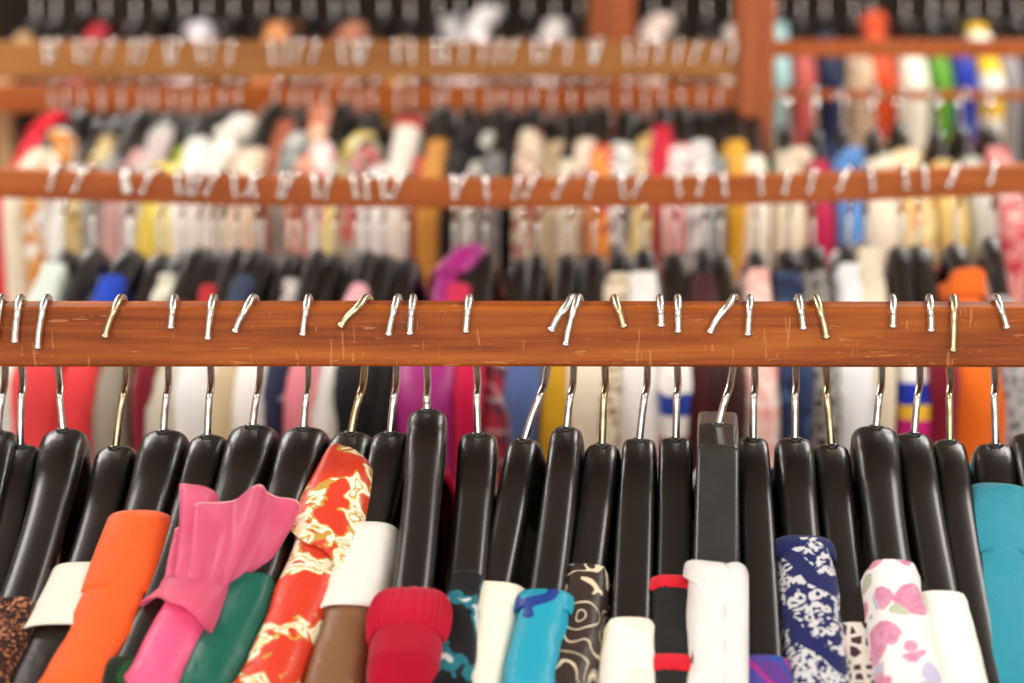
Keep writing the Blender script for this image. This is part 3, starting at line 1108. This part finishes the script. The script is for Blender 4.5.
KIND = {}
def build_row(rowname, D, depth, items, rail_fn, crest_py, widths, group_h, group_g, yaw0, tip_drop, sleeves, lens, light=True, seed=1, jit=4.5, frills=0.0):
    """items: (x where the garment hangs in front, description, kind, colours, pattern, neck, half width, sleeve half width)"""
    rnd = random.Random(seed)
    protos = {}
    Yc = D + depth / 2
    descs = [it[1] for it in items]
    for idx, it in enumerate(items):
        tx, desc, kind, cols, pat, neck, b, sl = it[:8]
        extra = it[8] if len(it) > 8 else {}
        yaw = yaw0 + rnd.uniform(-.03, .03)
        cpy = crest_py + rnd.uniform(-jit, jit) + extra.get('dy', 0)
        wv = rnd.randrange(len(widths))
        if 'wv' in extra:
            wv = extra['wv']
        # crest x so that the near arm tip projects onto tx
        Ltip = ARM
        X_tip = P(tx, 200, Yc - Ltip * math.cos(yaw)).x
        X = X_tip - Ltip * math.sin(yaw)
        top, bot = rail_fn(X)
        cz = P(512, cpy, Yc).z + (top - rail_fn(widths[0][1] if False else 0.0)[0]) * 1.0
        key = (wv, round((top - cz) * 200), rnd.randrange(3), round((top - bot) * 500))
        if key not in protos:
            w = widths[wv]
            sh = Shape(w0=w, w1=w * .95, drop=.118, n=3.2)
            hk = {0: 0.004, 1: 0.0075, 2: -0.002}[key[2]]
            cz_k = top - key[1] / 200
            pr = make_proto(sh, top, bot, depth, cz_k, tip_drop, hk)
            protos[key] = (pr, sh, pr)
            h = pr
            first = True
        else:
            pr, sh, _ = protos[key]
            h = copy_tree(pr)
        cz = top - key[1] / 200
        h.location = (X, Yc, cz)
        h.rotation_euler = (0, 0, yaw)
        # labels
        same = descs.count(desc) > 1
        left = descs[idx - 1] if idx > 0 else None
        right = descs[idx + 1] if idx + 1 < len(descs) else None
        if same and left and right:
            where = 'between the %s and the %s, %s' % (left, right, rowname)
        elif same and right:
            where = 'before the %s, %s' % (right, rowname)
        elif same:
            where = 'after the %s, %s' % (left, rowname)
        else:
            where = 'on the %s' % rowname.replace('on ', '')
        if same:
            hl = 'black hanger %s' % where
            gl = '%s %s' % (desc, where)
        else:
            hl = 'black hanger holding the %s on the %s' % (desc, rowname)
            gl = '%s on the %s' % (desc, rowname)
        tag(h, hl, 'clothes hanger', group_h)
        # garment
        o = empty(kind, (X, Yc, cz), yaw)
        tag(o, gl, kind, group_g)
        sat = extra.get('satin', False)
        if frills and 'ruffle' not in extra and 'band' not in extra and neck < .6 and rnd.random() < frills:
            extra = dict(extra, ruffle=rnd.uniform(.02, .05), fan=rnd.uniform(.008, .02), lean=rnd.uniform(-.02, .02))
        m = fabric(desc.replace(' ', '_'), cols, pat, satin=sat, seed=idx % 5, scale=extra.get('scale', 1.0))
        garment_body('bodice' if kind != 'skirt' else 'drape', sh, m, o, neck, b, extra.get('bl', min(b, .017)), extra.get('len', rnd.uniform(*lens)), seed=seed * 100 + idx,
                     wr=extra.get('wr', .005), light=light, rows=24)
        if sl:
            sleeve_mesh('sleeve', sh, m, o, sl, .022, rnd.uniform(.3, .5), seed * 100 + idx)
        if extra.get('ruffle'):
            R_ = extra['ruffle']
            wrap('collar', sh, m, o, neck, b, lambda t, ph: .02 - t * R_, lambda t, ph: .002 + t * extra.get('fan', .006) * (.6 + .4 * math.sin(3 * ph + 1)) - t * t * .008,
                 phi=(-1.8, 1.8), nphi=40, nt=10, fx=lambda t, ph: extra.get('lean', 0) * t)
        if extra.get('band'):
            wrap('neckband', sh, fabric(desc.replace(' ', '_') + '_band', [extra['band']]), o, neck, b, lambda t, ph: -.006 + .03 * t,
                 lambda t, ph: .002 + .001 * math.sin(t * 3.14), phi=(-1.8, 1.8), nphi=20, nt=4)

ROW2 = [
    (-2, 'pale mint blouse', 'blouse', [(222, 236, 226)], 'solid', .14, .022, 0),
    (30, 'coral red skirt', 'skirt', [(232, 70, 74)], 'solid', .55, .024, .030),
    (60, 'cobalt blue top', 'top', [(24, 70, 196)], 'solid', .25, .021, 0),
    (72, 'coral pleated dress', 'dress', [(226, 62, 66)], 'solid', .7, .020, .022),
    (105, 'greige linen jacket', 'jacket', [(150, 142, 126)], 'solid', .6, .019, .022),
    (124, 'cream striped blouse', 'blouse', [(226, 224, 206), (190, 190, 170), (236, 234, 220)], 'stripe_d', .2, .021, 0),
    (141, 'maroon velvet top', 'top', [(130, 20, 38)], 'solid', .45, .016, .013),
    (157, 'sage cream cardigan', 'cardigan', [(210, 206, 188)], 'solid', .62, .019, .022),
    (174, 'red cotton vest', 'vest', [(190, 40, 48)], 'solid', .3, .015, 0),
    (192, 'white sheer blouse', 'blouse', [(240, 240, 240)], 'solid', .62, .019, .025),
    (205, 'steel navy vest', 'vest', [(56, 68, 96)], 'solid', .25, .015, 0),
    (219, 'oatmeal trench coat', 'coat', [(212, 192, 154)], 'solid', .62, .019, .019),
    (246, 'white pleated dress', 'dress', [(240, 238, 234)], 'solid', .5, .021, .028),
    (260, 'white lace vest', 'vest', [(216, 210, 206), (130, 120, 126)], 'lace', .22, .016, 0),
    (276, 'navy flower-print blouse', 'blouse', [(34, 36, 66), (150, 50, 70), (60, 70, 120), (150, 150, 170)], 'floral', .55, .018, .016),
    (297, 'rose pink blouse', 'blouse', [(234, 138, 152)], 'solid', .55, .019, .022),
    (322, 'white ribbed cardigan', 'cardigan', [(228, 226, 220)], 'solid', .6, .019, .022),
    (338, 'light pink camisole', 'camisole', [(246, 180, 192)], 'solid', .3, .017, 0),
    (352, 'black wool jacket', 'jacket', [(18, 18, 24)], 'solid', .6, .019, .024),
    (380, 'black plain dress', 'dress', [(22, 20, 22)], 'solid', .5, .019, .020),
    (424, 'magenta satin gown', 'gown', [(170, 40, 130)], 'solid', .10, .023, .036, {'satin': True, 'ruffle': .055, 'dy': 2, 'fan': .016, 'lean': .022}),
    (440, 'raspberry knit top', 'top', [(214, 40, 84)], 'solid', .3, .018, 0),
    (468, 'crimson wrap dress', 'dress', [(206, 18, 72)], 'solid', .55, .018, .018),
    (500, 'red tartan shirt', 'shirt', [(150, 34, 52), (90, 40, 60), (196, 170, 170)], 'plaid', .6, .018, .020),
    (524, 'slate blue shirt', 'shirt', [(82, 102, 156)], 'solid', .6, .018, .022),
    (557, 'mustard yellow skirt', 'skirt', [(200, 152, 26)], 'solid', .6, .018, .020),
    (588, 'ivory long cardigan', 'cardigan', [(240, 228, 206)], 'solid', .6, .020, .026),
    (610, 'brown-edged cream lace top', 'top', [(226, 212, 186), (130, 104, 74)], 'lace', .2, .020, .016),
    (642, 'bright white blouse', 'blouse', [(244, 242, 240)], 'solid', .22, .022, .028),
    (678, 'red, white and blue print shirt', 'shirt', [(244, 242, 240), (206, 30, 54), (244, 242, 240), (34, 66, 160)], 'blocks', .55, .021, .018, {'scale': 1.3}),
    (704, 'dark maroon jacket', 'jacket', [(66, 16, 22)], 'solid', .25, .019, .018),
    (732, 'chocolate maroon coat', 'coat', [(54, 20, 22)], 'solid', .6, .019, .022),
    (768, 'pink checked shirt', 'shirt', [(246, 216, 204), (236, 160, 152), (250, 240, 232)], 'plaid', .18, .021, .024, {'scale': .8}),
    (800, 'indigo denim shirt', 'shirt', [(40, 56, 92), (26, 40, 72), (66, 88, 130), (30, 42, 74)], 'blotch', .22, .020, .022),
    (830, 'grey and black lace blouse', 'blouse', [(150, 146, 140), (26, 24, 24)], 'lace', .25, .020, .022),
    (864, 'pure white shirt', 'shirt', [(240, 242, 246)], 'solid', .2, .021, .026),
    (888, 'long beige scarf top', 'top', [(232, 220, 194)], 'solid', .06, .019, .016, {'dy': -6}),
    (921, 'blue, magenta and yellow colour-block top', 'top', [(28, 50, 178), (240, 240, 240), (206, 30, 130), (244, 196, 60)], 'blocks', .6, .020, .020, {'scale': 1.7}),
    (950, 'burgundy dress', 'dress', [(128, 18, 44)], 'solid', .6, .018, .018),
    (988, 'orange flounced blouse', 'blouse', [(242, 112, 30)], 'solid', .36, .024, .034, {'ruffle': .03, 'fan': .022}),
    (1024, 'silver grey lace top', 'top', [(186, 182, 184), (110, 108, 116)], 'lace', .5, .019, .02),
]
build_row('second rail', D2, RD, ROW2, lambda x: (R2T + z2(x), R2B + z2(x)), 254, [.030, .026, .022],
          'black hangers on the second rail', 'garments on the second rail', -.09, .021, True, (.6, .8), light=False, seed=2)

W_, CRM, BGE = (240, 238, 232), (238, 226, 202), (206, 186, 152)
ROW3 = [
    (2, 'scarlet top', 'top', [(222, 20, 44)], 'solid', 0.17, .024, 0),
    (20, 'cream blouse', 'blouse', [CRM], 'solid', 0.53, .024, .02),
    (40, 'orange and white dress', 'dress', [(214, 140, 60), W_, (206, 130, 50), W_], 'blotch', 0.35, .020, .018),
    (60, 'white sleeved shirt', 'shirt', [W_], 'solid', 0.62, .020, .018),
    (78, 'gold-beige print tunic', 'tunic', [(196, 168, 112), (150, 120, 70), (226, 208, 160), (180, 150, 96)], 'blotch', 0.28, .022, .018),
    (98, 'ash grey shirt', 'shirt', [(150, 148, 146)], 'solid', 0.62, .020, .018),
    (116, 'dusty pink top', 'top', [(206, 160, 156)], 'solid', 0.43, .021, .018),
    (134, 'mauve grey blouse', 'blouse', [(190, 174, 172), (206, 196, 188), (160, 170, 160), (214, 190, 184)], 'blotch', 0.19, .024, .018),
    (150, 'lemon yellow dress', 'dress', [(232, 208, 92)], 'solid', 0.62, .021, .022),
    (168, 'lime-collared cream dress', 'dress', [(244, 228, 150)], 'solid', 0.43, .022, .018, {'band': (170, 180, 30)}),
    (186, 'white linen blouse', 'blouse', [W_], 'solid', 0.55, .022, .022),
    (208, 'white puffed blouse', 'blouse', [(244, 238, 226)], 'solid', 0.29, .027, .022),
    (240, 'blush pink jacket', 'jacket', [(240, 214, 190)], 'solid', 0.55, .028, .026),
    (262, 'brick red top', 'top', [(166, 84, 54)], 'solid', 0.17, .019, 0),
    (278, 'blue-grey print dress', 'dress', [(150, 156, 152), (110, 116, 114), (196, 198, 192), (130, 140, 140)], 'blotch', 0.48, .021, .0),
    (298, 'salmon flower-print gown', 'gown', [(222, 128, 96), (240, 190, 160), (206, 100, 76), (226, 140, 110)], 'blotch', 0.10, .022, .016, {'dy': -10}),
    (318, 'white and pink sundress', 'sundress', [W_, (238, 160, 160), W_, (246, 220, 214)], 'blotch', 0.58, .020, .016),
    (332, 'yellow flower-print dress', 'dress', [(238, 220, 140), (230, 90, 90), W_, (220, 190, 90)], 'floral', 0.33, .022, .016),
    (350, 'red-edged grey blouse', 'blouse', [(170, 166, 154), (206, 60, 60), (180, 176, 166), (150, 146, 138)], 'blotch', 0.53, .019, .016),
    (372, 'long white robe', 'robe', [(244, 242, 240)], 'solid', 0.55, .023, .026),
    (394, 'white wrap with red edge', 'wrap', [(242, 234, 222)], 'solid', 0.15, .024, .02, {'band': (190, 60, 40)}),
    (414, 'coral red blouse', 'blouse', [(214, 84, 76)], 'solid', 0.58, .021, 0),
    (430, 'amber brown skirt', 'skirt', [(206, 142, 62)], 'solid', 0.43, .021, .02),
    (450, 'black cocktail dress', 'dress', [(26, 22, 24)], 'solid', 0.43, .020, .016),
    (470, 'black and white leaf-print top', 'top', [(40, 38, 38), (40, 38, 38), (228, 226, 214), (190, 194, 180)], 'blotch', 0.38, .024, .014, {'scale': .7}),
    (489, 'grey dotted blouse', 'blouse', [(110, 108, 108), (176, 174, 170)], 'dots', 0.62, .020, .020),
    (508, 'black tunic', 'tunic', [(24, 22, 22)], 'solid', 0.33, .020, 0),
    (524, 'ivory and red print dress', 'dress', [(224, 210, 186), (180, 90, 80), (230, 218, 196), (214, 200, 176)], 'blotch', 0.31, .022, .016),
    (545, 'fawn linen tunic', 'tunic', [(196, 172, 138)], 'solid', 0.35, .024, .018),
    (566, 'stone beige blouse', 'blouse', [(226, 214, 190)], 'solid', 0.62, .021, .018),
    (583, 'cream and lilac print dress', 'dress', [(236, 216, 196), (150, 110, 160), (232, 190, 180), (238, 224, 204)], 'floral', 0.38, .022, 0),
    (600, 'tangerine and red dress', 'dress', [(240, 150, 60), (206, 40, 60), (240, 160, 70), (226, 90, 50)], 'blotch', 0.48, .020, .018),
    (617, 'white and navy top', 'top', [W_, (50, 56, 90), W_, W_], 'blotch', 0.43, .022, .018),
    (640, 'gold and cream jacket', 'jacket', [(226, 206, 150), (196, 160, 90), (232, 218, 180), (236, 226, 200)], 'blotch', 0.33, .023, .018),
    (660, 'ruby red top', 'top', [(206, 22, 56)], 'solid', 0.28, .020, 0),
    (676, 'white and rose striped dress', 'dress', [W_, (226, 130, 136), (244, 220, 216)], 'stripe_v', 0.48, .022, .018),
    (700, 'silver striped shirt', 'shirt', [(226, 224, 222), (160, 158, 160), (236, 234, 230)], 'stripe_d', 0.41, .023, .020),
    (718, 'steel grey satin blouse', 'blouse', [(140, 150, 152)], 'solid', 0.62, .019, .016, {'satin': True}),
    (737, 'amber yellow dress', 'dress', [(226, 166, 50)], 'solid', 0.58, .019, .016),
    (755, 'green-edged white dress', 'dress', [(246, 236, 220)], 'solid', 0.62, .021, .022, {'band': (30, 120, 76)}),
]
def rail3(x):
    return (R3T, R3B)
build_row('third rail', D3, .04, ROW3, rail3, 112, [.032, .028, .024], 'black hangers on the third rail', 'garments on the third rail',
          -.09, .030, True, (.6, .85), light=True, seed=3, jit=8, frills=.5)
ROW3B = [
    (790, 'pale sand blouse', 'blouse', [(232, 218, 192)], 'solid', .35, .026, .024),
    (822, 'cerise long dress', 'dress', [(186, 22, 76)], 'solid', .4, .020, .020),
    (850, 'sky blue dress', 'dress', [(92, 142, 206)], 'solid', .35, .020, .020),
    (884, 'ecru scarf-neck blouse', 'blouse', [(240, 226, 204)], 'solid', .4, .026, .024),
    (918, 'butter yellow dress', 'dress', [(240, 226, 168), (236, 170, 80), (244, 236, 206), (240, 228, 180)], 'blotch', .35, .027, .024),
    (952, 'sandy gold dress', 'dress', [(222, 190, 116)], 'solid', .4, .024, .024),
    (984, 'pearl grey blouse', 'blouse', [(196, 194, 182)], 'solid', .4, .021, .020),
    (1014, 'rosy red print dress', 'dress', [(232, 150, 146), (206, 60, 76), (240, 214, 206), (226, 120, 120)], 'blotch', .3, .024, .022),
]
build_row('slim third rail', D3, .04, ROW3B, lambda x: (S3T, S3B), 128, [.026, .022], 'black hangers on the slim third rail',
          'garments on the slim third rail', -.09, .012, True, (.7, .9), light=True, seed=4, frills=.4)

DK = [(20, 18, 20)]
ROW4 = [
    (6, 'tan blouse', 'blouse', [(186, 150, 110)], 'solid', .3, .022, 0),
    (28, 'soot black top', 'top', DK, 'solid', .5, .022, 0),
    (52, 'charcoal skirt', 'skirt', [(62, 60, 60)], 'solid', .5, .022, 0),
    (80, 'wine red top', 'top', [(178, 30, 50)], 'solid', .2, .026, 0),
    (106, 'black blouse', 'blouse', DK, 'solid', .5, .022, 0),
    (132, 'olive dark jacket', 'jacket', [(56, 52, 40)], 'solid', .5, .022, 0),
    (158, 'black jacket', 'jacket', DK, 'solid', .6, .022, 0),
    (186, 'lavender white blouse', 'blouse', [(230, 224, 232)], 'solid', .2, .030, .02),
    (212, 'black vest', 'vest', DK, 'solid', .6, .022, 0),
    (240, 'espresso brown dress', 'dress', [(52, 36, 28)], 'solid', .5, .022, 0),
    (266, 'apricot orange blouse', 'blouse', [(224, 150, 96)], 'solid', .22, .030, 0),
    (292, 'black skirt', 'skirt', DK, 'solid', .6, .022, 0),
    (318, 'dark grey coat', 'coat', [(48, 46, 48)], 'solid', .5, .022, 0),
    (338, 'terracotta pink blouse', 'blouse', [(196, 128, 100)], 'solid', .3, .028, 0),
    (366, 'black coat', 'coat', DK, 'solid', .6, .022, 0),
    (396, 'ochre gold top', 'top', [(190, 140, 50)], 'solid', .35, .026, 0),
    (424, 'midnight navy dress', 'dress', [(28, 30, 46)], 'solid', .5, .022, 0),
    (446, 'light grey shirt', 'shirt', [(196, 194, 196)], 'solid', .25, .022, 0),
    (468, 'snow white shirt', 'shirt', [(244, 242, 244)], 'solid', .12, .028, .018),
    (494, 'black gown', 'gown', DK, 'solid', .6, .022, 0),
    (518, 'dark plum top', 'top', [(60, 30, 44)], 'solid', .5, .022, 0),
    (544, 'frosted white jacket', 'jacket', [(236, 230, 230)], 'solid', .12, .030, .02),
    (572, 'black tunic dress', 'dress', DK, 'solid', .6, .022, 0),
    (650, 'pinkish white blouse', 'blouse', [(240, 220, 210)], 'solid', .15, .028, .02),
    (678, 'black cape', 'cape', DK, 'solid', .6, .022, 0),
    (704, 'black cardigan', 'cardigan', DK, 'solid', .5, .022, 0),
    (732, 'off-white lace blouse', 'blouse', [(236, 226, 214)], 'solid', .15, .028, 0),
    (778, 'icy teal dress', 'dress', [(170, 214, 214)], 'solid', .2, .018, .015),
    (802, 'rose red dress', 'dress', [(196, 90, 84)], 'solid', .5, .024, .024),
    (828, 'dark navy dress', 'dress', [(30, 40, 74)], 'solid', .5, .022, .02),
    (856, 'beige pebble-print skirt', 'skirt', [(204, 176, 146), (120, 92, 72), (226, 206, 180), (190, 160, 130)], 'blotch', .5, .026, .030, {'scale': 1.6}),
    (880, 'flame orange top', 'top', [(226, 84, 40)], 'solid', .12, .026, 0),
    (910, 'white long dress', 'dress', [(238, 232, 214)], 'solid', .45, .028, .03),
    (938, 'grass green dress', 'dress', [(96, 160, 40)], 'solid', .6, .020, .018),
    (960, 'royal blue dress', 'dress', [(30, 52, 160)], 'solid', .48, .022, .022),
    (985, 'white and yellow dress', 'dress', [(244, 240, 226), (236, 190, 40), (244, 240, 226), (236, 190, 40)], 'blocks', .2, .026, .024, {'scale': .9}),
    (1006, 'dove grey dress', 'dress', [(150, 144, 146)], 'solid', .5, .022, .02),
    (1028, 'black long dress', 'dress', DK, 'solid', .5, .022, .02),
]
build_row('rearmost rail', D4, .03, ROW4, lambda x: (R4T, R4B), 16, [.034, .03, .026], 'black hangers on the rearmost rail',
          'garments on the rearmost rail', -.09, .022, True, (.6, .85), light=True, seed=5, frills=.3)

# ------------------------------------------------------------------ light
m_em, nt_, b_ = new_mat('lamp_diffuser')
b_.inputs['Base Color'].default_value = (1, 1, 1, 1)
b_.inputs['Emission Color'].default_value = (1, 0.97, 0.92, 1)
b_.inputs['Emission Strength'].default_value = 6.0
m_hs = plaster('white_lamp_housing', (230, 230, 226), 0.5)

LAMP_W = 20.0
def ceiling_lamp(x, y, power, label):
    root = empty('ceiling_lamp', (x, y, RH))
    tag(root, label, 'ceiling lamp', 'ceiling lamps')
    bevel_box('housing', (-0.62, -0.09, -0.05), (0.62, 0.09, 0.0), m_hs, root, 0.006)
    v, f = tube_data([Vector((-0.58, 0, -0.075)), Vector((0.58, 0, -0.075))], [0.02, 0.02], 14)
    link_mesh('tube', v, f, m_em, root)
    ld = bpy.data.lights.new('ceiling_lamp_light', 'AREA')
    ld.shape = 'RECTANGLE'
    ld.size, ld.size_y = 1.16, 0.16
    ld.energy = power
    ld.color = (1.0, 0.96, 0.90)
    lo = bpy.data.objects.new('ceiling_lamp_light', ld)
    lo.location = (x, y, RH - 0.11)
    COL.objects.link(lo)
    return root
for yy, rown in ((0.4, 'before the front rack'), (1.85, 'between the first two racks'), (3.2, 'above the third rack'), (4.5, 'by the rear wall')):
    for xx, side in ((-1.7, 'coral'), (1.7, 'turquoise')):
        ceiling_lamp(xx, yy, LAMP_W * (1.7 if yy > 3 else 1.25 if yy > 1 else .9), 'ceiling tube lamp %s, on the %s side' % (rown, side))

world = bpy.data.worlds.new('daylight')
scene.world = world
world.use_nodes = True
wn = world.node_tree
bg = wn.nodes['Background']
bg.inputs['Color'].default_value = (1.0, 0.98, 0.95, 1)
bg.inputs['Strength'].default_value = 2.7

scene.view_settings.view_transform = 'Standard'
scene.view_settings.look = 'None'
scene.view_settings.gamma = 1.0
scene.view_settings.use_curve_mapping = False
scene.view_settings.exposure = 0.04
scene.cycles.use_denoising = True
scene.cycles.max_bounces = 6
scene.cycles.sample_clamp_indirect = 8.0
